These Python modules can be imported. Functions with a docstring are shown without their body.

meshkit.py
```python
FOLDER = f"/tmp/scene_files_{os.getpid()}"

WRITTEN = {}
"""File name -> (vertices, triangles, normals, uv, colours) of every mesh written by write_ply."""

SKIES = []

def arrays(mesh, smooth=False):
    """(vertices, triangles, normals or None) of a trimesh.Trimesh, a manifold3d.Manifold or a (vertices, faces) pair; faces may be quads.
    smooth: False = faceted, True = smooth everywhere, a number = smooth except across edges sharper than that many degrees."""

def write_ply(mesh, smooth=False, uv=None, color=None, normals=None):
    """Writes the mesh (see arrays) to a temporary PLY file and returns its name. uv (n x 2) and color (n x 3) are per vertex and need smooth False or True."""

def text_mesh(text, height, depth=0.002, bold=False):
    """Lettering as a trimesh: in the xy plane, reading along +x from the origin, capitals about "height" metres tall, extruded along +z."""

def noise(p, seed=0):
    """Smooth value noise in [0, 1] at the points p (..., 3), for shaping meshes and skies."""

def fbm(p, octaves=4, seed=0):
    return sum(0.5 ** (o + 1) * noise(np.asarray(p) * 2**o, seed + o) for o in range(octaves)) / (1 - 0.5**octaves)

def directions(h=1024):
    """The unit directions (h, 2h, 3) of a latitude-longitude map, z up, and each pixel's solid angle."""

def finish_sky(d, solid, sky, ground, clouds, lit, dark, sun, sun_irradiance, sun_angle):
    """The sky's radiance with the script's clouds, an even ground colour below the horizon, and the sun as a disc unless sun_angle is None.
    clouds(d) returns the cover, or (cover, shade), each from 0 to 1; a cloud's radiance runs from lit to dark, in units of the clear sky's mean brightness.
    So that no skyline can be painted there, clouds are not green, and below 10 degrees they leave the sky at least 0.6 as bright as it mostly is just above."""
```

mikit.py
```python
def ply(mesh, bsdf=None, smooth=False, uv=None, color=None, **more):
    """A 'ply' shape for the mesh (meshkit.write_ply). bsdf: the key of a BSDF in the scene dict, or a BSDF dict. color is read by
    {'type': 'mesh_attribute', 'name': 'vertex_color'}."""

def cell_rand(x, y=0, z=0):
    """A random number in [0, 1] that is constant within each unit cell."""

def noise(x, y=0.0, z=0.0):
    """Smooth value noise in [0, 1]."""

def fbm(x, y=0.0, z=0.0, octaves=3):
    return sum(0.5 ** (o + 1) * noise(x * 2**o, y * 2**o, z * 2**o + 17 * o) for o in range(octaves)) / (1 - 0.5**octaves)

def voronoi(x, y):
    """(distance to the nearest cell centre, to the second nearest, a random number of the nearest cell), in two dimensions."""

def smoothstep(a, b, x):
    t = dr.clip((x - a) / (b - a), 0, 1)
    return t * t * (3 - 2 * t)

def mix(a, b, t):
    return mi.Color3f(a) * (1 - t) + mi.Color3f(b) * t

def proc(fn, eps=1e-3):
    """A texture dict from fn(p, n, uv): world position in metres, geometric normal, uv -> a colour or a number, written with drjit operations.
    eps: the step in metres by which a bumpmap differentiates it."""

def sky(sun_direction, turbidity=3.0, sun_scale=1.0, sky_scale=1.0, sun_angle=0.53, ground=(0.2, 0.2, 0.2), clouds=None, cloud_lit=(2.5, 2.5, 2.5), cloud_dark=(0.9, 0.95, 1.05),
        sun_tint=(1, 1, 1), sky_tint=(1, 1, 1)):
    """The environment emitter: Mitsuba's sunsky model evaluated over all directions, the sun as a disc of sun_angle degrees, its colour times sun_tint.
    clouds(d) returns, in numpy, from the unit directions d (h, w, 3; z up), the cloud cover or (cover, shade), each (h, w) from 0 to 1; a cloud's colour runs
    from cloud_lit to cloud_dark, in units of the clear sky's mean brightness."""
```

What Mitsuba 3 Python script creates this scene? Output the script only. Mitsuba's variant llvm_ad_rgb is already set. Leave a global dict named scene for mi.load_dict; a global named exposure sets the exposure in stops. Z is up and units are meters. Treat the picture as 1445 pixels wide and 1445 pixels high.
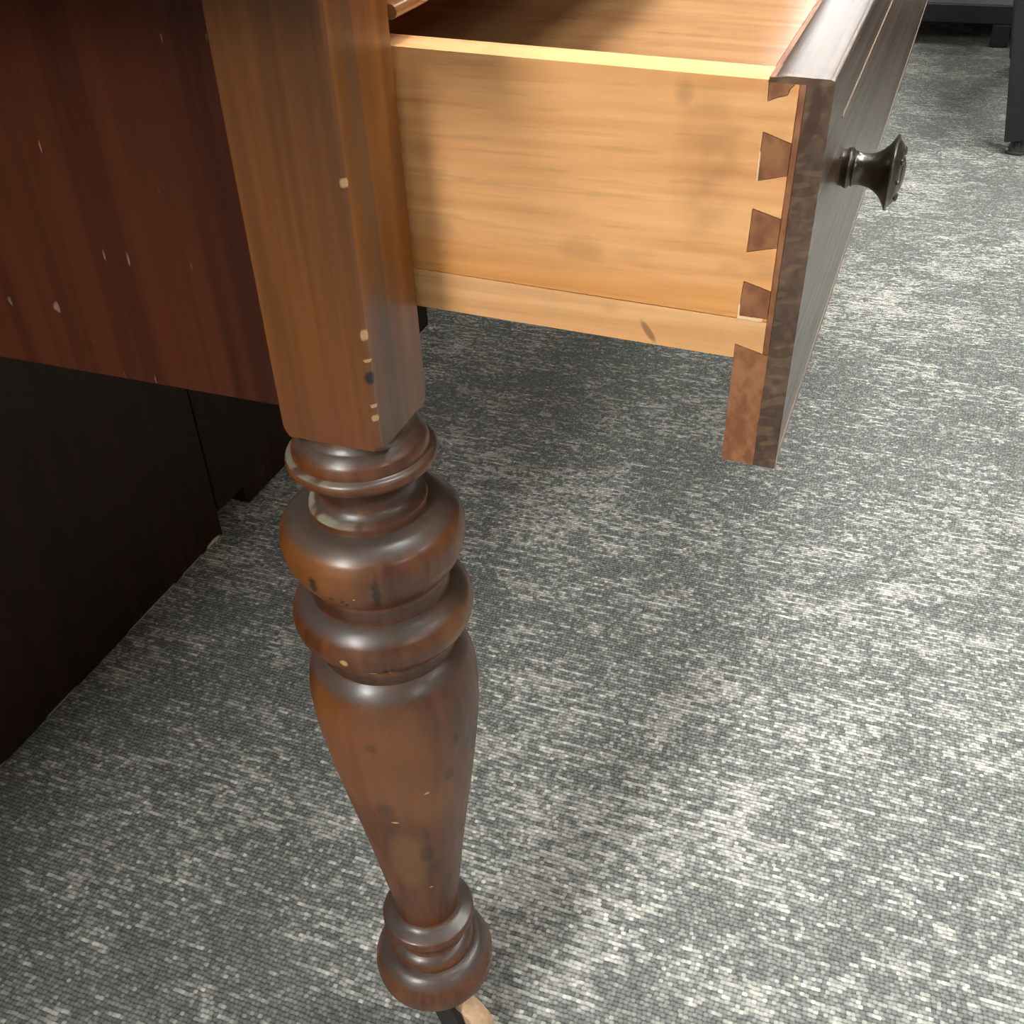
import math, random
import numpy as np
import trimesh
import manifold3d as m3
import drjit as dr
import mitsuba as mi
import mikit
import meshkit
from mikit import proc, noise, fbm, voronoi, cell_rand, smoothstep, mix
from shapely.geometry import Polygon, box as sbox
from shapely.ops import unary_union

scene, labels = {'type': 'scene'}, {}
T = mi.ScalarTransform4f
rng = random.Random(7)

# ------------------------------------------------------------------ camera
CAM = np.array([0.21155953701324026, -0.34297928508994613, 0.7305543913610109])
YAW, PITCH, ROLL, FPX = -0.39348378593970706, -0.63604702027389, -0.049352434158146746, 1532.84
F_ = np.array([math.sin(YAW) * math.cos(PITCH), math.cos(YAW) * math.cos(PITCH), math.sin(PITCH)])
R0 = np.array([math.cos(YAW), -math.sin(YAW), 0.0])
U0 = np.cross(R0, F_)
UP = -math.sin(ROLL) * R0 + math.cos(ROLL) * U0
scene['camera'] = {'type': 'perspective', 'fov': math.degrees(2 * math.atan(722.5 / FPX)), 'fov_axis': 'x', 'near_clip': 0.02, 'far_clip': 60.0,
                   'to_world': T().look_at(origin=CAM.tolist(), target=(CAM + F_).tolist(), up=UP.tolist())}
# ------------------------------------------------------------------ light and exposure
exposure = 0.93
LAMP = (14.0, 14.0, 13.6)                       # radiance of the ceiling panels' diffusers
PANELS = [(0.6, 0.7, 0.92), (1.6, 1.2, 0.80), (0.35, 2.1, 0.62), (-0.75, -3.2, 2.40), (-0.75, -1.9, 0.95), (2.9, 0.5, 0.42), (3.6, -1.9, 0.60),
          (0.9, 5.0, 1.1), (-0.8, 7.8, 0.9), (-0.8, 9.0, 0.9), (-0.8, 10.2, 0.9), (-0.8, 11.4, 0.9)]   # x, y, brightness
ROOM = dict(x0=-1.6, x1=5.6, y0=-4.2, y1=13.5, h=2.75)

# ------------------------------------------------------------------ small mesh helpers
def bevel_box(lo, hi, c=0.001):
    lo, hi = np.array(lo, float), np.array(hi, float)
    c = min(c, 0.45 * float((hi - lo).min()))
    pts = []
    for sx in (0, 1):
        for sy in (0, 1):
            for sz in (0, 1):
                s = np.array([sx, sy, sz]); p = np.where(s == 1, hi, lo); d = np.where(s == 1, -1, 1) * c
                for k in range(3):
                    q = p + d; q[k] = p[k]; pts.append(q)
    return trimesh.convex.convex_hull(np.array(pts))

def lathe(profile, n=96, z0=0.0):
    """profile (r, z) from one end on the axis to the other."""
    return trimesh.creation.revolve(np.array(profile, float), sections=n)

def spline(pts, k=6):
    """Catmull-Rom through pts; a point repeated twice makes a corner."""
    from scipy.interpolate import PchipInterpolator
    pts = np.array(pts, float)
    t = np.r_[0, np.cumsum(np.linalg.norm(np.diff(pts, axis=0), axis=1))]
    u = np.concatenate([np.linspace(a, b, k, endpoint=False) for a, b in zip(t[:-1], t[1:])] + [[t[-1]]])
    return np.stack([PchipInterpolator(t, pts[:, i])(u) for i in (0, 1)], -1)

def prism_xz(poly, y0, y1):
    """A polygon in (x, z), extruded from y0 to y1."""
    m = trimesh.creation.extrude_polygon(poly, y1 - y0, engine='earcut')
    v = m.vertices.copy()
    m.vertices = np.stack([v[:, 0], y1 - v[:, 2], v[:, 1]], -1)
    return m

def man(mesh):
    return m3.Manifold(m3.Mesh(np.asarray(mesh.vertices, np.float32), np.asarray(mesh.faces, np.uint32)))

def tri(manifold):
    m = manifold.to_mesh()
    return trimesh.Trimesh(m.vert_properties[:, :3], m.tri_verts, process=False)

def key_of(name):
    if name not in scene and not any(k.startswith(name + '__') for k in scene):
        return name
    n = 1
    while f'{name}_{n:03d}' in scene or any(k.startswith(f'{name}_{n:03d}__') for k in scene):
        n += 1
    return f'{name}_{n:03d}'

def add(name, mesh, mat, parent=None, to_world=None, smooth=30, **more):
    key = key_of(f'{parent}__{name}' if parent else name)
    if to_world is not None:
        more['to_world'] = to_world
    scene[key] = mikit.ply(mesh, mat, smooth=smooth, **more)
    return key

def tag(key, label=None, cat=None, group=None, kind=None):
    d = labels.setdefault(key, {})
    for k, v in (('label', label), ('category', cat), ('group', group), ('kind', kind)):
        if v:
            d[k] = v

# ------------------------------------------------------------------ materials
def F(x):
    return mi.Float(x)

def spot(x, z, cx, cz, rx, rz, soft=0.35):
    d = dr.sqrt(dr.square((x - cx) / rx) + dr.square((z - cz) / rz))
    return 1 - smoothstep(1 - soft, 1 + soft, d)

def principled(color, rough=0.4, spec=0.5, coat=0.0, gloss=0.9, metallic=0.0, bump=None, bump_scale=0.0):
    b = {'type': 'principled', 'base_color': color if isinstance(color, dict) else {'type': 'rgb', 'value': list(color)},
         'roughness': rough, 'specular': spec, 'clearcoat': coat, 'clearcoat_gloss': gloss, 'metallic': metallic}
    if bump is not None:
        b = {'type': 'bumpmap', 'arbitrary': bump, 'scale': bump_scale, 'bsdf': b}
    return {'type': 'twosided', 'bsdf': b}

def carpet_h(p):
    row = p.y / 0.0034 + 0.30 * noise(p.x * 70, p.y * 40, 3.0)
    j = dr.floor(row)
    fy = row - j
    st = p.x / 0.0034 + cell_rand(j, 5, 2) * 7.0 + 0.35 * noise(p.x * 150, j * 3.3, 2.0)
    i = dr.floor(st)
    fx = st - i
    return row, j, fy, st, i, fx

def carpet_color(p, n, uv):
    row, j, fy, st, i, fx = carpet_h(p)
    # the light yarn comes up in runs along a row; how often it does so changes in soft blocks
    run = noise(p.x / 0.0085 + cell_rand(j, 1, 7) * 300.0, j * 7.31, 0.5)
    longrun = noise(p.x / 0.024 + cell_rand(j, 3, 7) * 300.0, j * 3.71, 4.5)
    single = cell_rand(i, j, 11)
    block = noise(p.x / 0.036 + 1.3 * noise(p.y / 0.05, 1.0), p.y / 0.030, 7.7)
    wide = noise(p.x / 0.16, p.y / 0.12, 2.2)
    fine = 0.45 * noise(st * 0.8, j * 5.37, 6.5) + 0.55 * cell_rand(i, j, 11)
    v = 0.42 * run + 0.30 * longrun + 0.28 * fine + 0.20 * (block - 0.5) + 0.14 * (wide - 0.5)
    t = smoothstep(0.44, 0.70, v)
    dark = mix((0.110, 0.116, 0.106), (0.255, 0.262, 0.246), fine)
    dark = mix(dark, mi.Color3f(0.175, 0.185, 0.178), 0.5 * block)
    light = mix((0.37, 0.37, 0.325), (0.62, 0.612, 0.56), cell_rand(i, j, 8))
    c = mix(dark, light, t)
    jx = 0.30 * (cell_rand(i, j, 21) - 0.5)
    jy = 0.26 * (cell_rand(i, j, 22) - 0.5)
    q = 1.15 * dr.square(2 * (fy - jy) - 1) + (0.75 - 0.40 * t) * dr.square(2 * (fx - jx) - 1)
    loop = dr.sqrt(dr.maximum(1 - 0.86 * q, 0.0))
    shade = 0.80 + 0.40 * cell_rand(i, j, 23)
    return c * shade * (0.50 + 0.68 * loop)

def carpet_bump(p, n, uv):
    row, j, fy, st, i, fx = carpet_h(p)
    return dr.sqrt(dr.maximum(1 - dr.square(2 * fy - 1), 0.0)) * (0.6 + 0.4 * dr.sqrt(dr.maximum(1 - dr.square(2 * fx - 1), 0.0)))

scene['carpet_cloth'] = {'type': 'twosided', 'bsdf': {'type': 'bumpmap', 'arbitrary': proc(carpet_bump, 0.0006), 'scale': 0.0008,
                         'bsdf': {'type': 'principled', 'base_color': proc(carpet_color), 'roughness': 0.9, 'specular': 0.15}}}

def grain_v(p, s=1.0):
    """vertical grain"""
    return fbm(p.x * 190 * s, p.y * 190 * s, p.z * 5 * s, 4)

def post_color(p, n, uv):
    g = grain_v(p)
    w = fbm(p.x * 45 + 7, p.y * 45, p.z * 2.2, 3)
    c = mix((0.075, 0.023, 0.006), (0.205, 0.072, 0.014), smoothstep(0.25, 0.75, 0.45 * g + 0.55 * w))
    red = smoothstep(0.54, 0.49, p.z)
    c = mix(c, mi.Color3f(0.135, 0.045, 0.017), 0.6 * red)
    # dark streaks and worn chips on the front arris of the visible leg
    front = smoothstep(0.0205, 0.0225, p.x)
    st = smoothstep(0.52, 0.66, fbm(p.y * 130, p.z * 7, 3.3, 3)) * front
    c = mix(c, mi.Color3f(0.052, 0.030, 0.018), 0.65 * st)
    knot = front * spot(p.y, p.z, -0.0222, 0.5255, 0.0022, 0.0022, 0.5) + spot(p.x, p.z, 0.0222, 0.5255, 0.0022, 0.0024, 0.5) * smoothstep(-0.020, -0.022, p.y)
    c = mix(c, mi.Color3f(0.018, 0.013, 0.011), dr.minimum(knot, 1.0))
    chips = F(0.0)
    for z, r in ((0.5440, 0.0022), (0.5130, 0.0008), (0.5075, 0.0014), (0.6020, 0.0016), (0.5330, 0.0007)):
        chips = dr.maximum(chips, spot(p.x - p.y + 0.0008 * noise(p.z * 700), p.z, 0.0448, z, 0.0013, r, 0.3))
    chips = chips * smoothstep(0.0190, 0.0215, p.x) * smoothstep(-0.0190, -0.0215, p.y)
    c = mix(c, mi.Color3f(0.55, 0.33, 0.17), 0.75 * chips)
    return c

scene['post_wood'] = principled(proc(post_color), 0.34, 0.5, 0.35, 0.85)

def turn_color(p, n, uv):
    r = dr.sqrt(p.x * p.x + p.y * p.y)
    w = fbm(p.x * 42 + 3, p.y * 42, p.z * 7, 4)
    g = fbm(p.x * 240, p.y * 240, p.z * 16, 3)
    c = mix((0.056, 0.0155, 0.0055), (0.138, 0.042, 0.0115), smoothstep(0.25, 0.75, 0.6 * w + 0.4 * g))
    pale = smoothstep(0.48, 0.72, fbm(p.x * 24 + 11, p.y * 24 + 5, p.z * 13, 2))
    c = mix(c, mi.Color3f(0.220, 0.078, 0.018), 0.55 * pale)
    dk = smoothstep(0.58, 0.78, fbm(p.x * 40 + 21, p.y * 40, p.z * 26, 3))
    c = mix(c, mi.Color3f(0.045, 0.019, 0.010), 0.45 * dk)
    # grime and wax dust settled in the hollows and on the ledges beside them
    up = smoothstep(0.15, 0.60, n.z)
    dust = F(0.0)
    for top, low, k in ((0.4900, 0.4815, 0.9), (0.4780, 0.4755, 0.8), (0.4560, 0.4500, 0.8), (0.4470, 0.4405, 1.0), (0.4012, 0.3935, 1.0), (0.3640, 0.3510, 0.9), (0.1420, 0.1355, 1.0), (0.1150, 0.1100, 0.8), (0.1052, 0.0965, 1.0)):
        dust = dr.maximum(dust, k * smoothstep(low, 0.55 * top + 0.45 * low, p.z) * smoothstep(top + 0.0008, top, p.z))
    dust = dust * up * (0.60 + 0.40 * fbm(p.x * 160, p.y * 160, p.z * 160, 3))
    c = mix(c, mi.Color3f(0.058, 0.058, 0.053), 0.85 * dust)
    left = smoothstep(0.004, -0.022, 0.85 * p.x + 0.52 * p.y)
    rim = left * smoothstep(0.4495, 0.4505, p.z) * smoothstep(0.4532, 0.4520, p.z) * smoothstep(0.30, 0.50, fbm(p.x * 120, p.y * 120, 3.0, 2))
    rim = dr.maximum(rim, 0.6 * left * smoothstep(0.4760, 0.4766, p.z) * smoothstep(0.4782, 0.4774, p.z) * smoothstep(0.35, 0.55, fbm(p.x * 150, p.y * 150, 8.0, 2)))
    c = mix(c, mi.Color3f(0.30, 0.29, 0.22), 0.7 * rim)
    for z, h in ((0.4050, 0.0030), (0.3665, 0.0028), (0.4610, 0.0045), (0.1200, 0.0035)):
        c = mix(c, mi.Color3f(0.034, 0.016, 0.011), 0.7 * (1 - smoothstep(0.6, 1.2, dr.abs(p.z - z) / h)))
    # the worn amber patch on the lower vase
    ax0 = p.x * 0.851 + p.y * 0.525
    worn = smoothstep(0.0, 0.005, 0.525 * p.x - 0.851 * p.y) * spot(ax0, p.z - 0.004 * noise(ax0 * 200), -0.007, 0.222, 0.010, 0.030, 0.35)
    c = mix(c, mi.Color3f(0.185, 0.082, 0.019), 0.55 * worn)
    # dents on the visible side
    ax = p.x * 0.851 + p.y * 0.525      # across the leg as seen from the front corner
    fr = smoothstep(0.0, 0.005, 0.525 * p.x - 0.851 * p.y)
    for cx, cz, rx, rz, k in ((-0.0028, 0.4262, 0.0018, 0.0085, 0.9), (-0.0292, 0.4275, 0.0016, 0.0048, 0.85), (-0.0180, 0.4200, 0.0007, 0.0022, 0.8), (-0.0160, 0.4175, 0.0010, 0.0018, 0.8), (-0.0225, 0.4215, 0.0012, 0.0012, 0.6),
                              (0.0150, 0.4180, 0.0024, 0.0020, 0.7), (-0.0038, 0.3805, 0.0011, 0.0026, 0.85), (-0.0008, 0.3810, 0.0009, 0.0026, 0.8), (0.0255, 0.3200, 0.0012, 0.0040, 0.6), (0.0205, 0.2950, 0.0030, 0.0045, 0.45),
                              (0.0035, 0.2280, 0.0040, 0.0085, 0.55), (-0.0150, 0.2750, 0.0040, 0.0060, 0.4), (-0.0165, 0.3290, 0.0030, 0.0030, 0.35)):
        edge = 0.0010 * noise(p.z * 900, ax * 700) + 0.0006 * noise(ax * 2100, p.z * 1500)
        c = mix(c, mi.Color3f(0.022, 0.012, 0.010), k * fr * spot(ax + edge - 0.0008, p.z, cx, cz, rx, rz, 0.35))
    for cx, cz, rx, rz in ((-0.0215, 0.3860, 0.0016, 0.0019), (-0.0090, 0.3775, 0.0016, 0.0010), (-0.0015, 0.3775, 0.0008, 0.0010), (0.0080, 0.2880, 0.0014, 0.0009),
                           (-0.0105, 0.2640, 0.0018, 0.0009), (0.0035, 0.1905, 0.0011, 0.0007), (-0.0125, 0.4235, 0.0005, 0.0006), (0.0265, 0.0790, 0.0020, 0.0015), (-0.010, 0.077, 0.0028, 0.0008), (0.001, 0.0765, 0.0030, 0.0007)):
        c = mix(c, mi.Color3f(0.56, 0.34, 0.13), 0.85 * fr * spot(ax + 0.0006 * noise(p.z * 900), p.z, cx, cz, rx, rz, 0.3))
    return c

scene['bead_wood'] = {'type': 'twosided', 'bsdf': {'type': 'roughplastic', 'alpha': 0.10, 'int_ior': 1.52, 'diffuse_reflectance': proc(lambda p, n, uv: mix((0.20, 0.075, 0.025), (0.34, 0.145, 0.050), fbm(p.x * 90, p.y * 6, p.z * 90, 3)))}}
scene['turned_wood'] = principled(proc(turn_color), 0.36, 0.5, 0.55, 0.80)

def apron_color(p, n, uv):
    g = fbm(p.x * 160, p.y * 40, p.z * 4, 4)
    w = fbm(p.x * 30 + 2, p.y, p.z * 2, 3)
    c = mix((0.029, 0.0068, 0.0032), (0.068, 0.0160, 0.0066), smoothstep(0.25, 0.75, 0.5 * g + 0.5 * w))
    sc = smoothstep(0.93, 0.96, noise(p.x * 420, p.y, p.z * 70)) * smoothstep(0.62, 0.75, noise(p.x * 60 + 5, p.y, p.z * 40))
    return mix(c, mi.Color3f(0.30, 0.22, 0.18), 0.5 * sc)

scene['apron_wood'] = principled(proc(apron_color), 0.36, 0.28, 0.15, 0.85)

def pine_x(p, lo, hi, seed, stain=True):
    g = fbm(p.x * 14 + seed, p.y * 120, p.z * 240, 4)
    w = fbm(p.x * 5 + seed * 2, p.y * 40, p.z * 60, 3)
    c = mix(lo, hi, smoothstep(0.25, 0.75, 0.5 * g + 0.5 * w))
    f = smoothstep(0.60, 0.72, fbm(p.x * 38 + seed, p.y * 60, p.z * 420, 3))
    c = mix(c, c * 0.68, 0.30 * f)
    if stain:
        s = smoothstep(0.56, 0.78, fbm(p.x * 34 + 4 + seed, p.y * 10, p.z * 46, 3))
        c = mix(c, mi.Color3f(0.40, 0.19, 0.075), 0.38 * s)
    return c

def side_color(p, n, uv):
    c = pine_x(p, (0.70, 0.320, 0.115), (0.86, 0.465, 0.200), 3.0)
    amber = smoothstep(0.576, 0.553, p.z + 0.10 * p.x * 0.29 + 0.006 * noise(p.x * 30, p.z * 200))
    c = mix(c, c * mi.Color3f(0.84, 0.68, 0.44), 0.85 * amber)
    blot = spot(p.x, p.z, 0.137, 0.602, 0.009, 0.022, 0.7) * (0.4 + 0.6 * noise(p.x * 240, p.z * 180))
    blot = dr.maximum(blot, 0.8 * spot(p.x, p.z, 0.1285, 0.6255, 0.003, 0.004, 0.7))
    return mix(c, mi.Color3f(0.26, 0.12, 0.055), 0.45 * blot)

scene['drawer_pine'] = principled(proc(side_color), 0.55, 0.35)

def slip_color(p, n, uv):
    c = pine_x(p, (0.66, 0.33, 0.130), (0.84, 0.48, 0.225), 9.0)
    return mix(c, mi.Color3f(0.24, 0.12, 0.05), 0.8 * spot(p.x + 0.6 * p.z, p.z, 0.1185 + 0.6 * 0.535, 0.535, 0.0016, 0.004, 0.4))

scene['slip_pine'] = principled(proc(slip_color), 0.5, 0.35)
scene['bottom_pine'] = principled(proc(lambda p, n, uv: pine_x(p, (0.44, 0.215, 0.090), (0.54, 0.30, 0.135), 17.0, False)), 0.32, 0.5, 0.25, 0.8)

def pin_color(p, n, uv):
    g = fbm(p.x * 260, p.y * 90, p.z * 130, 4)
    c = mix((0.20, 0.075, 0.032), (0.37, 0.165, 0.075), smoothstep(0.3, 0.7, g))
    return mix(c, mi.Color3f(0.20, 0.065, 0.030), 0.5 * noise(p.x * 20, p.y * 9, p.z * 60))

scene['pin_wood'] = principled(proc(pin_color), 0.5, 0.35)

def facing_color(p, n, uv):
    g = fbm(p.x * 420, p.y * 9, p.z * 240, 4)
    w = fbm(p.x * 60, p.y * 4 + 3, p.z * 40, 3)
    c = mix((0.055, 0.032, 0.021), (0.140, 0.078, 0.050), smoothstep(0.3, 0.7, 0.5 * g + 0.5 * w))
    # saw marks across the exposed end grain
    end = smoothstep(0.0300, 0.0270, p.y + 0.018 * (p.z - 0.6358))
    saw = smoothstep(0.55, 0.75, noise(p.x * 180 - p.z * 260, p.z * 420, 2.0))
    c = mix(c, mi.Color3f(0.23, 0.135, 0.075), 0.35 * saw * end)
    streak = spot(p.x + 0.25 * dr.square((p.z - 0.625) * 8) , p.z, 0.1715, 0.6190, 0.0020, 0.013, 0.3) * end
    c = mix(c, mi.Color3f(0.055, 0.022, 0.013), 0.8 * streak)
    return c

scene['facing_wood'] = {'type': 'twosided', 'bsdf': {'type': 'roughplastic', 'alpha': 0.13, 'int_ior': 1.52, 'diffuse_reflectance': proc(facing_color)}}

def cabinet_color(p, n, uv):
    g = fbm(p.y * 120, p.x * 30, p.z * 5, 3)
    c = mix((0.016, 0.0065, 0.0036), (0.030, 0.012, 0.0065), g)
    worn = smoothstep(0.0045, 0.0015, p.z) * smoothstep(0.58, 0.66, fbm(p.y * 26 + 1, p.x * 9, 2.0, 3))
    worn = dr.maximum(worn, spot(p.y, p.z, 0.413, 0.003, 0.012, 0.0035, 0.3) * smoothstep(-0.470, -0.4635, p.x))
    return mix(c, mi.Color3f(0.72, 0.56, 0.42), 0.9 * worn)

scene['cabinet_wood'] = principled(proc(cabinet_color), 0.5, 0.25)
scene['bronze'] = principled(proc(lambda p, n, uv: mix((0.075, 0.066, 0.054), (0.17, 0.155, 0.13), fbm(p.x * 300, p.y * 300, p.z * 300, 3))), 0.27, 0.5, 0.0, 0.9, 0.9)
scene['black_metal'] = principled((0.018, 0.019, 0.024), 0.45, 0.5)
scene['dark_iron'] = principled((0.020, 0.019, 0.018), 0.4, 0.5, 0.0, 0.9, 0.5)
scene['glide_plastic'] = principled((0.05, 0.052, 0.055), 0.2, 0.5, 0.4)
scene['worn_brass'] = principled(proc(lambda p, n, uv: mix((0.40, 0.24, 0.13), (0.62, 0.42, 0.27), fbm(p.x * 400, p.y * 400, p.z * 400, 3))), 0.5, 0.4)
scene['pale_filler'] = principled((0.80, 0.58, 0.34), 0.7, 0.2)
scene['string_inlay'] = principled((0.24, 0.155, 0.105), 0.4, 0.5)
scene['grey_laminate'] = principled((0.24, 0.24, 0.26), 0.4, 0.4)
scene['paper_white'] = principled((0.85, 0.85, 0.80), 0.7, 0.3)
scene['wall_paint'] = principled(proc(lambda p, n, uv: mix((0.30, 0.29, 0.27), (0.34, 0.33, 0.31), noise(p.x * 3, p.y * 3, p.z * 3))), 0.8, 0.2)
scene['ceiling_paint'] = principled((0.48, 0.48, 0.46), 0.9, 0.1)

# ------------------------------------------------------------------ the room
def slab(lo, hi):
    return trimesh.creation.box(bounds=[lo, hi])

x0, x1, y0, y1, h = (ROOM[k] for k in ('x0', 'x1', 'y0', 'y1', 'h'))
for name, lo, hi, m in (('floor', (x0, y0, -0.05), (x1, y1, 0), 'carpet_cloth'), ('ceiling', (x0, y0, h), (x1, y1, h + 0.05), 'ceiling_paint'),
                        ('wall_left', (x0 - 0.05, y0, 0), (x0, y1, h), 'wall_paint'), ('wall_right', (x1, y0, 0), (x1 + 0.05, y1, h), 'wall_paint'),
                        ('wall_front', (x0, y1, 0), (x1, y1 + 0.05, h), 'wall_paint'), ('wall_back', (x0, y0 - 0.05, 0), (x1, y0, h), 'wall_paint')):
    add(name, slab(lo, hi), m, smooth=False)
    tag(name, kind='structure')
tag('floor', 'grey loop pile carpet floor with pale flecked yarn')

for px, py, pb in PANELS:
    k = key_of('ceiling_light')
    fr = trimesh.util.concatenate([bevel_box((px - 0.31, py - 0.61, h - 0.02), (px + 0.31, py - 0.59, h - 0.0005)), bevel_box((px - 0.31, py + 0.59, h - 0.02), (px + 0.31, py + 0.61, h - 0.0005)),
                                   bevel_box((px - 0.31, py - 0.59, h - 0.02), (px - 0.29, py + 0.59, h - 0.0005)), bevel_box((px + 0.29, py - 0.59, h - 0.02), (px + 0.31, py + 0.59, h - 0.0005))])
    add('frame', fr, 'paper_white', k)
    add('diffuser', slab((px - 0.29, py - 0.59, h - 0.012), (px + 0.29, py + 0.59, h - 0.003)), 'paper_white', k, smooth=False,
        emitter={'type': 'area', 'radiance': {'type': 'rgb', 'value': [pb * v for v in LAMP]}})
    tag(k, 'white recessed fluorescent panel in the ceiling above the carpet', 'ceiling light', 'fluorescent panels in the ceiling')

# ------------------------------------------------------------------ the table
A = 0.0227                 # half the square of a leg
ZB = 0.4913                # lower end of the square block
ZTOP = 0.705               # under side of the table top
LY = 1.30                  # distance between the legs along the front
LX = 0.440                 # and across
TABLE = 'drawer_table'
tag(TABLE, 'old brown wooden table with a turned leg and a pulled out drawer, on grey carpet', 'table')

sq = trimesh.creation.box(bounds=[(-A, -A, ZB), (A, A, ZTOP)])
blk = man(bevel_box((-A, -A, ZB - 0.02), (A, A, ZTOP), 0.0012))
pom = man(lathe([(0, ZB), (0.0298, ZB), (0.0308, ZB + 0.0020), (0.0316, ZB + 0.0060), (0.0330, ZB + 0.014), (0.05, ZB + 0.03), (0.05, ZTOP + 0.01), (0, ZTOP + 0.01)], 96))
block = tri(blk ^ pom)

prof = [(0.0, ZB + 0.001), (0.0215, ZB + 0.001), (0.0225, 0.4892), (0.0240, 0.4872)]
prof += spline([(0.0240, 0.4872), (0.0270, 0.4850), (0.0292, 0.4822), (0.0300, 0.4790)], 5).tolist()          # shoulder under the block
prof += [(0.0300, 0.4778), (0.0308, 0.4774)]
prof += spline([(0.0308, 0.4774), (0.0325, 0.4765), (0.0333, 0.4745), (0.0325, 0.4722), (0.0300, 0.4705)], 5).tolist()   # bead
prof += spline([(0.0300, 0.4705), (0.0245, 0.4680), (0.0214, 0.4635), (0.0205, 0.4590), (0.0213, 0.4555), (0.0240, 0.4525)], 5).tolist()  # cove
prof += [(0.0256, 0.4519), (0.0264, 0.4514), (0.0268, 0.4502), (0.0268, 0.4478), (0.0272, 0.4468)]              # fillet
prof += spline([(0.0272, 0.4468), (0.0320, 0.4462), (0.0370, 0.4436), (0.0405, 0.4400), (0.0425, 0.4340), (0.0420, 0.4275), (0.0400, 0.4210), (0.0365, 0.4150), (0.0330, 0.4105)], 7).tolist()
prof += [(0.0322, 0.4098), (0.0320, 0.4085), (0.0326, 0.4060), (0.0330, 0.4030), (0.0330, 0.4008)]              # band
prof += spline([(0.0330, 0.4008), (0.0360, 0.3995), (0.0395, 0.3968), (0.0422, 0.3930), (0.0434, 0.3880), (0.0425, 0.3828), (0.0398, 0.3780), (0.0360, 0.3740), (0.0335, 0.3722)], 6).tolist()
prof += [(0.0330, 0.3710), (0.0334, 0.3695), (0.0336, 0.3660), (0.0330, 0.3630)]
prof += spline([(0.0330, 0.3630), (0.0362, 0.3600), (0.0395, 0.3550), (0.0418, 0.3470), (0.0426, 0.3370), (0.0423, 0.3240), (0.0408, 0.3070), (0.0382, 0.2850), (0.0347, 0.2600), (0.0305, 0.2330),
                (0.0265, 0.2050), (0.0230, 0.1780), (0.0200, 0.1560), (0.0186, 0.1430)], 6).tolist()               # vase
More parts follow.
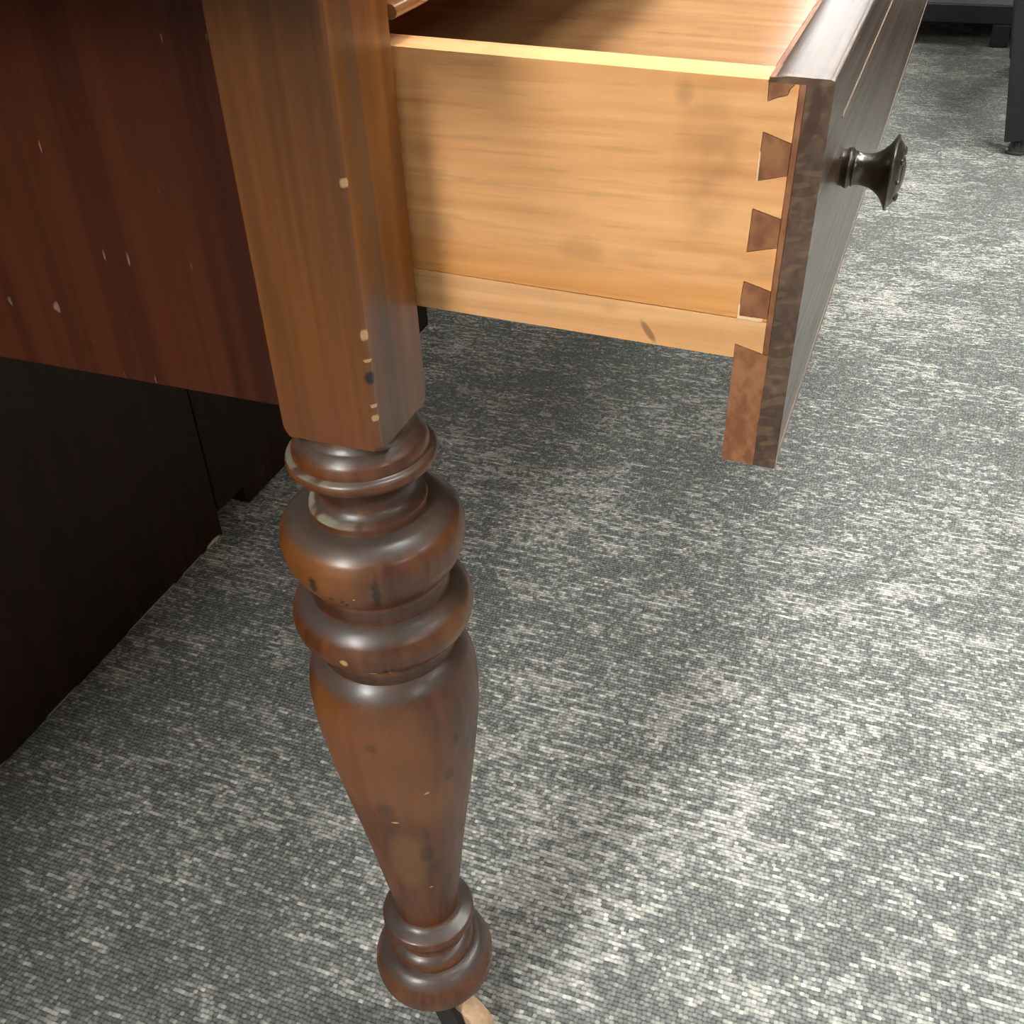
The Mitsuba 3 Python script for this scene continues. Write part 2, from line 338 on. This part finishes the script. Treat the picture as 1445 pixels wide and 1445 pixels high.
prof += spline([(0.0186, 0.1430), (0.0205, 0.1408), (0.0240, 0.1392), (0.0268, 0.1380)], 4).tolist()
prof += [(0.0275, 0.1376), (0.0279, 0.1368), (0.0276, 0.1360), (0.0279, 0.1350), (0.0280, 0.1325), (0.0272, 0.1305)]
prof += spline([(0.0272, 0.1305), (0.0232, 0.1270), (0.0208, 0.1225), (0.0204, 0.1185), (0.0212, 0.1150)], 5).tolist()
prof += spline([(0.0212, 0.1150), (0.0238, 0.1132), (0.0256, 0.1105), (0.0262, 0.1075), (0.0260, 0.1050)], 4).tolist()
prof += spline([(0.0260, 0.1050), (0.0295, 0.1040), (0.0330, 0.1010), (0.0358, 0.0960), (0.0373, 0.0890), (0.0368, 0.0820), (0.0345, 0.0762), (0.0310, 0.0725), (0.0270, 0.0708)], 6).tolist()
prof += [(0.0, 0.0705)]
pp = [prof[0]]
for q in prof[1:]:
    if np.hypot(q[0] - pp[-1][0], q[1] - pp[-1][1]) > 1e-5:
        pp.append(q)
turning = lathe(pp[::-1], 112)

CASTER = -15               # which way the caster has swung
# caster: stem, forked horn, wheel
cheek = unary_union([Polygon([(-0.010, 0.058), (0.012, 0.058), (0.026, 0.030), (0.024, 0.014), (0.013, 0.014), (0.004, 0.036)]).buffer(0.002), sbox(0.013, 0.016, 0.023, 0.027).buffer(0.003)])
fork = trimesh.util.concatenate([lathe([(0, 0.0705), (0.0135, 0.0705), (0.0135, 0.067), (0.010, 0.0655), (0.009, 0.056), (0, 0.056)][::-1], 32),
                                 bevel_box((-0.010, -0.013, 0.052), (0.012, 0.011, 0.059), 0.0015), prism_xz(cheek, -0.0105, -0.0068)])
wheel = lathe([(0, -0.0085), (0.0150, -0.0085), (0.0195, -0.0072), (0.0213, -0.0030), (0.0213, 0.0030), (0.0195, 0.0072), (0.0150, 0.0085), (0, 0.0085)], 40)
wheel.apply_transform(trimesh.transformations.rotation_matrix(math.pi / 2, (1, 0, 0)))
wheel.apply_translation((0.018, 0.0025, 0.0215))
turn_c = trimesh.transformations.rotation_matrix(math.radians(CASTER), (0, 0, 1))
fork.apply_transform(turn_c); wheel.apply_transform(turn_c)

first = None
for lx, ly in ((0, 0), (0, LY)):
    tw = T().translate([lx, ly, 0])
    k = key_of(TABLE + '__leg')
    if first is None:
        scene[k] = mikit.ply(block, 'post_wood', smooth=30)
        scene[k + '__turning'] = mikit.ply(turning, 'turned_wood', smooth=34)
        scene[k + '__caster_fork'] = mikit.ply(fork, 'dark_iron', smooth=30)
        scene[k + '__caster_wheel'] = mikit.ply(wheel, 'worn_brass', smooth=30)
        first = k
        tag(k + '__caster_fork', 'dark iron caster fork'); tag(k + '__caster_wheel', 'pale worn caster wheel'); tag(k + '__turning', 'turned bulbs and vase of the leg in reddish brown')
    else:
        for s in ('', '__turning', '__caster_fork', '__caster_wheel'):
            scene[k + s] = {**scene[first + s], 'to_world': tw}

YA = -0.0107               # face of the end apron
add('end_apron', bevel_box((-LX, YA, 0.4968), (-A, YA + 0.020, ZTOP)), 'apron_wood', TABLE); tag(TABLE + '__end_apron', 'dark red brown end board')
add('end_apron', bevel_box((-LX, LY - YA - 0.020, 0.4968), (-A, LY - YA, ZTOP)), 'apron_wood', TABLE)
add('back_apron', bevel_box((-LX - 0.0195, YA, 0.4968), (-LX - 0.0002, LY - YA, ZTOP)), 'apron_wood', TABLE)
add('top_rail', bevel_box((-A + 0.004, A, 0.6475), (A - 0.003, LY - A, ZTOP), 0.0006), 'post_wood', TABLE)
bead = [(A - 0.006, 0.6446)] + [(A + 0.0002 + 0.0026 * math.cos(t), 0.6472 + 0.0026 * math.sin(t)) for t in np.linspace(-1.5, 1.5, 12)] + [(A - 0.006, 0.6498)]
bm = trimesh.creation.extrude_polygon(Polygon(bead), LY - 2 * A, engine='earcut')
v = bm.vertices
add('cock_bead', trimesh.Trimesh(np.stack([v[:, 0], v[:, 2] + A, v[:, 1]], -1), bm.faces[:, ::-1], process=False), 'bead_wood', TABLE, smooth=40)
add('drawer_runner', bevel_box((-LX + 0.001, A + 0.003, 0.505), (-A - 0.001, A + 0.020, 0.5285)), 'drawer_pine', TABLE)
add('drawer_runner', bevel_box((-LX + 0.001, LY - A - 0.020, 0.505), (-A - 0.001, LY - A - 0.003, 0.5285)), 'drawer_pine', TABLE)
add('tabletop', bevel_box((-LX - 0.0195, -0.110, ZTOP), (0.038, LY + 0.050, ZTOP + 0.022), 0.004), 'apron_wood', TABLE)

# ------------------------------------------------------------------ the drawer, pulled out and sagging a little
DR = TABLE + '__drawer'
YD, ZT, ZS, ZF = 0.02567, 0.6358, 0.5334, 0.4867
XI, XP, XM, XF = 0.1558, 0.1656, 0.1680, 0.1767      # inner face of the front, tail ends, facing joint, outer face
W = LY - 2 * YD                                      # width over the sides
TH = 0.0150
piv = np.array([0.0, YD, ZT])
RM = np.array([[0.9995782198910562, 0.0030262660903169246, 0.028882936709719247], [-0.0025084386470668315, 0.9998357765716201, -0.01794791416791596],
               [-0.028932508618869382, 0.01786789302003946, 0.9994216569316693]])
M4 = np.eye(4); M4[:3, :3] = RM; M4[:3, 3] = piv - RM @ piv

def dadd(name, mesh, mat, label=None, smooth=30):
    m = mesh.copy(); m.apply_transform(M4)
    k = add(name, m, mat, DR, smooth=smooth)
    if label:
        tag(k, label)
    return k

pins = [[(0.1560, 0.6190), (XP, 0.6160), (XP, 0.6054), (0.1558, 0.6026)], [(0.1556, 0.5924), (XP, 0.5899), (XP, 0.5795), (0.1554, 0.5766)],
        [(0.1556, 0.5650), (XP, 0.5625), (XP, 0.5517), (0.1551, 0.5516)]]
top_pin = [(0.1558, 0.6368), (0.1640, 0.6368), (0.1637, 0.6346), (0.1626, 0.6336), (0.1622, 0.6316), (0.1590, 0.6306), (0.1562, 0.6292)]
low_pin = [(0.1550, 0.5394), (XP, 0.5368), (XP, 0.5300), (0.1550, 0.5300)]
XB = -0.275
SEAM = 0.5503
outline = Polygon([(XB, SEAM), (XP, SEAM), (XP, ZT), (XB, ZT)])
sp = outline.difference(unary_union([Polygon(p).buffer(0.0002) for p in pins + [top_pin]]))
slip = Polygon([(XB, ZS - 0.001), (0.1550, ZS), (0.1550, 0.5394), (XP, 0.5368), (XP, SEAM - 0.0004), (XB, SEAM - 0.0004)]).difference(Polygon(pins[2]).buffer(0.0003))
for side in (0, 1):
    ya, yb = (YD, YD + TH) if side == 0 else (YD + W - TH, YD + W)
    dadd('side_panel', prism_xz(sp, ya, yb), 'drawer_pine', 'pale golden wooden drawer side', smooth=False)
    dadd('side_strip', prism_xz(slip, ya + 0.0003, yb), 'slip_pine', 'pale strip along the bottom of the drawer side', smooth=False)
    for p in pins:
        dadd('dovetail_pin', prism_xz(Polygon(p), ya - 0.0001 if side == 0 else ya, yb), 'pin_wood', 'reddish brown dovetail pin', smooth=False)
    dadd('dovetail_pin', prism_xz(Polygon(top_pin), ya - 0.0001 if side == 0 else ya, yb), 'pin_wood', 'broken reddish brown pin at the top corner', smooth=False)

dadd('front_core', trimesh.util.concatenate([bevel_box((XI - 0.0006, YD + TH, ZF), (XM - 0.00005, YD + W - TH, ZF + 0.1500), 0.0004), bevel_box((XP + 0.0001, YD, 0.5368), (XM - 0.0001, YD + TH, ZF + 0.1498), 0.0002),
                                             prism_xz(Polygon([(0.1552, ZF), (XM - 0.0001, ZF), (XM - 0.0001, 0.5366), (XP, 0.5366), (0.1552, 0.5392)]), YD - 0.0001, YD + TH)]), 'pin_wood', 'reddish brown inner layer of the drawer front', smooth=False)
# facing: rounded top arris
facing_profile = [(XM, ZF), (XF - 0.0006, ZF), (XF, ZF + 0.0006), (XF, ZF + 0.1490), (XF - 0.0010, ZF + 0.1500), (XM, ZF + 0.1500)]
dadd('front_panel', prism_xz(Polygon(facing_profile), YD - 0.0003, YD + W + 0.0003), 'facing_wood', 'dark brown polished drawer front', smooth=False)
cap = [(XI - 0.0004, ZF + 0.1485), (XF - 0.0003, ZF + 0.1485)] + [(XF - 0.0003 - u * 0.0205, ZF + 0.1508 - 0.0012 * max(0.0, (u - 0.62) / 0.38) ** 2.2 - 0.0006 * max(0.0, 1 - u / 0.05)) for u in np.linspace(0, 1, 26)]
dadd('front_cap', prism_xz(Polygon(cap), YD - 0.0002, YD + W), 'facing_wood', 'polished dark top edge of the drawer front', smooth=40)
for z, ys in ((ZF + 0.1255, 0.070), (ZF + 0.0075, 0.030)):
    dadd('string_line', bevel_box((XF - 0.0005, ys, z - 0.0007), (XF + 0.0004, YD + W - 0.03, z + 0.0007), 0.0003), 'string_inlay', 'thin pale line on the drawer front')
dadd('filler_strip', bevel_box((0.15545, YD - 0.0004, 0.6022), (0.15605, YD + 0.004, 0.6125), 0.0001), 'pale_filler', 'pale filler beside a dovetail pin')
dadd('filler_strip', bevel_box((0.15480, YD - 0.0004, 0.5500), (0.16400, YD + 0.004, 0.5514), 0.0002), 'pale_filler', 'pale filler below a dovetail pin')
dadd('filler_strip', bevel_box((0.15465, YD - 0.0004, 0.5500), (0.15540, YD + 0.004, 0.5560), 0.0002), 'pale_filler', 'pale filler beside the lowest dovetail pin')
nb = 5
ys = np.linspace(YD + TH - 0.004, YD + W - TH + 0.004, nb + 1)
for i in range(nb):
    dadd('bottom_board', bevel_box((XB, ys[i] + 0.0004, 0.5440), (XI - 0.0008, ys[i + 1] - 0.0004, 0.5500 + 0.0002 * (i % 2)), 0.0006), 'bottom_pine', 'golden brown board of the drawer bottom')
dadd('back_panel', bevel_box((XB, YD + TH, 0.5502), (XB + 0.014, YD + W - TH, ZT - 0.006)), 'slip_pine', 'pale back of the drawer')

kp = [(0, -0.0005), (0.0072, -0.0005), (0.0072, 0.0010), (0.0078, 0.0018), (0.0081, 0.0028), (0.0076, 0.0038), (0.0068, 0.0044), (0.0070, 0.0050), (0.0066, 0.0056)]
kp += spline([(0.0066, 0.0056), (0.0062, 0.0080), (0.0066, 0.0110), (0.0080, 0.0140), (0.0106, 0.0168), (0.0140, 0.0188)], 6).tolist()
kp += [(0.0146, 0.0190), (0.0148, 0.0195), (0.0145, 0.0200), (0.0132, 0.0202), (0.0126, 0.0208)]
kp += spline([(0.0126, 0.0208), (0.0105, 0.0224), (0.0085, 0.0230), (0.0078, 0.0226), (0.0060, 0.0236), (0.0030, 0.0244), (0.0, 0.0246)], 4).tolist()
kq = [kp[0]]
for q in kp[1:]:
    if np.hypot(q[0] - kq[-1][0], q[1] - kq[-1][1]) > 1e-6:
        kq.append(q)
knob = lathe(kq, 64)
petals = []
for i in range(8):
    t = 2 * math.pi * i / 8
    s = trimesh.creation.icosphere(2, 0.0013); s.apply_scale((1.5, 0.8, 0.7)); s.apply_transform(trimesh.transformations.rotation_matrix(t, (0, 0, 1)))
    s.apply_translation((0.0095 * math.cos(t), 0.0095 * math.sin(t), 0.0227)); petals.append(s)
knob = trimesh.util.concatenate([knob] + petals)
knob.apply_transform(trimesh.transformations.rotation_matrix(math.pi / 2, (0, 1, 0)))
for ky in (0.1095, 2 * YD + W - 0.1095):
    kk = knob.copy(); kk.apply_translation((XF, ky, 0.5799))
    dadd('knob', kk, 'bronze', 'dark bronze trumpet shaped knob', smooth=40)

# ------------------------------------------------------------------ dark cabinets behind the table
CX = -0.4611
k = key_of('cabinet')
tag(k, 'near black wooden cabinet on the carpet behind the table, nearest the front of the view', 'cabinet')
add('body', bevel_box((CX - 0.38, -0.95, 0.0005), (CX, 0.432, 1.85), 0.0015), 'cabinet_wood', k)
add('top', bevel_box((CX - 0.39, -0.951, 1.85), (CX + 0.012, 0.4325, 1.875), 0.003), 'cabinet_wood', k)
k = key_of('cabinet')
tag(k, 'near black footed cabinet behind the turned leg, beyond the nearer cabinet', 'cabinet')
add('body', bevel_box((CX - 0.38, 0.4345, 0.030), (CX, 0.965, 1.85), 0.0015), 'cabinet_wood', k)
add('top', bevel_box((CX - 0.39, 0.4345, 1.85), (CX + 0.012, 0.966, 1.875), 0.003), 'cabinet_wood', k)
for a, b in ((0.490, 0.535), (0.918, 0.963)):
    add('foot', bevel_box((CX - 0.040, a, 0.0005), (CX - 0.001, b, 0.0305), 0.004), 'cabinet_wood', k)
add('corner_post', bevel_box((CX + 0.0002, 0.9655 - 0.030, 0.0005), (CX + 0.0105, 0.9655, 0.470), 0.001), 'cabinet_wood', k)
add('plinth', bevel_box((CX - 0.37, 0.4345, 0.0005), (CX - 0.030, 0.489, 0.0302), 0.001), 'cabinet_wood', k)
add('plinth', bevel_box((CX - 0.37, 0.536, 0.0005), (CX - 0.004, 0.917, 0.0302), 0.001), 'cabinet_wood', k)

# ------------------------------------------------------------------ black metal furniture at the far right
def bar(p, q, w, d):
    """a square tube from p to q"""
    p, q = np.array(p, float), np.array(q, float)
    L = np.linalg.norm(q - p); z = (q - p) / L
    x = np.cross([0, 1, 0], z); x /= np.linalg.norm(x)
    m = bevel_box((-w / 2, -d / 2, 0), (w / 2, d / 2, L), 0.002)
    M = np.eye(4); M[:3, 0] = x; M[:3, 1] = np.cross(z, x); M[:3, 2] = z; M[:3, 3] = p
    m.apply_transform(M)
    return m

k = 'metal_table'
tag(k, 'black metal table with splayed legs on glides, at the right edge of the carpet', 'table')
tx, ty, tw_, td = 0.346, 1.965, 1.0, 0.62
for sx, sy in ((0, 0), (1, 0), (0, 1), (1, 1)):
    bx_, by_ = tx + sx * tw_, ty + sy * td
    out = -1 if sx == 0 else 1
    l = add('leg', bar((bx_, by_, 0.028), (bx_ + out * 0.0 - (0.10 if sx == 0 else -0.10), by_, 0.735), 0.050, 0.045), 'black_metal', k)
    g = lathe([(0, 0.0005), (0.019, 0.0005), (0.0195, 0.004), (0.0185, 0.0060), (0.0150, 0.0075), (0.0145, 0.016), (0.0110, 0.0220), (0.008, 0.0275), (0, 0.0285)], 32)
    g.apply_translation((bx_, by_, 0))
    add('glide', g, 'glide_plastic', l)
add('tabletop', bevel_box((tx - 0.18, ty - 0.08, 0.735), (tx + tw_ + 0.18, ty + td + 0.08, 0.765), 0.003), 'grey_laminate', k)

k = 'display_platform'
tag(k, 'low black metal platform with a grey deck and short feet, behind the black table leg', 'platform')
px0, px1, py0, py1 = -0.10, 1.15, 2.77, 3.32
for lo, hi in (((px0, py0, 0.054), (px1, py0 + 0.04, 0.0975)), ((px0, py1 - 0.04, 0.054), (px1, py1, 0.0975)), ((px0, py0 + 0.04, 0.054), (px0 + 0.04, py1 - 0.04, 0.0975)), ((px1 - 0.04, py0 + 0.04, 0.054), (px1, py1 - 0.04, 0.0975))):
    add('rail', bevel_box(lo, hi, 0.002), 'black_metal', k)
for fx in (0.297, px1 - 0.06):
    for fy in (py0 + 0.02, py1 - 0.02):
        add('foot', bevel_box((fx - 0.021, fy - 0.02, 0.0005), (fx + 0.021, fy + 0.02, 0.054), 0.002), 'black_metal', k)
add('deck', bevel_box((px0 + 0.002, py0 + 0.002, 0.0975), (px1 - 0.002, py1 - 0.002, 0.115), 0.002), 'grey_laminate', k)

# a speck of paper on the carpet
s = trimesh.creation.icosphere(2, 0.0034); s.apply_scale((1.0, 0.9, 0.45))
ph = s.vertices.copy(); s.vertices = ph * (0.85 + 0.3 * meshkit.noise(ph * 900 + 5))[:, None]
s.apply_translation((-0.4430, 0.9560, 0.0018))
add('paper_speck', s, 'paper_white', smooth=True)
tag('paper_speck', 'tiny white speck lying on the carpet behind the leg under the drawer', 'speck')
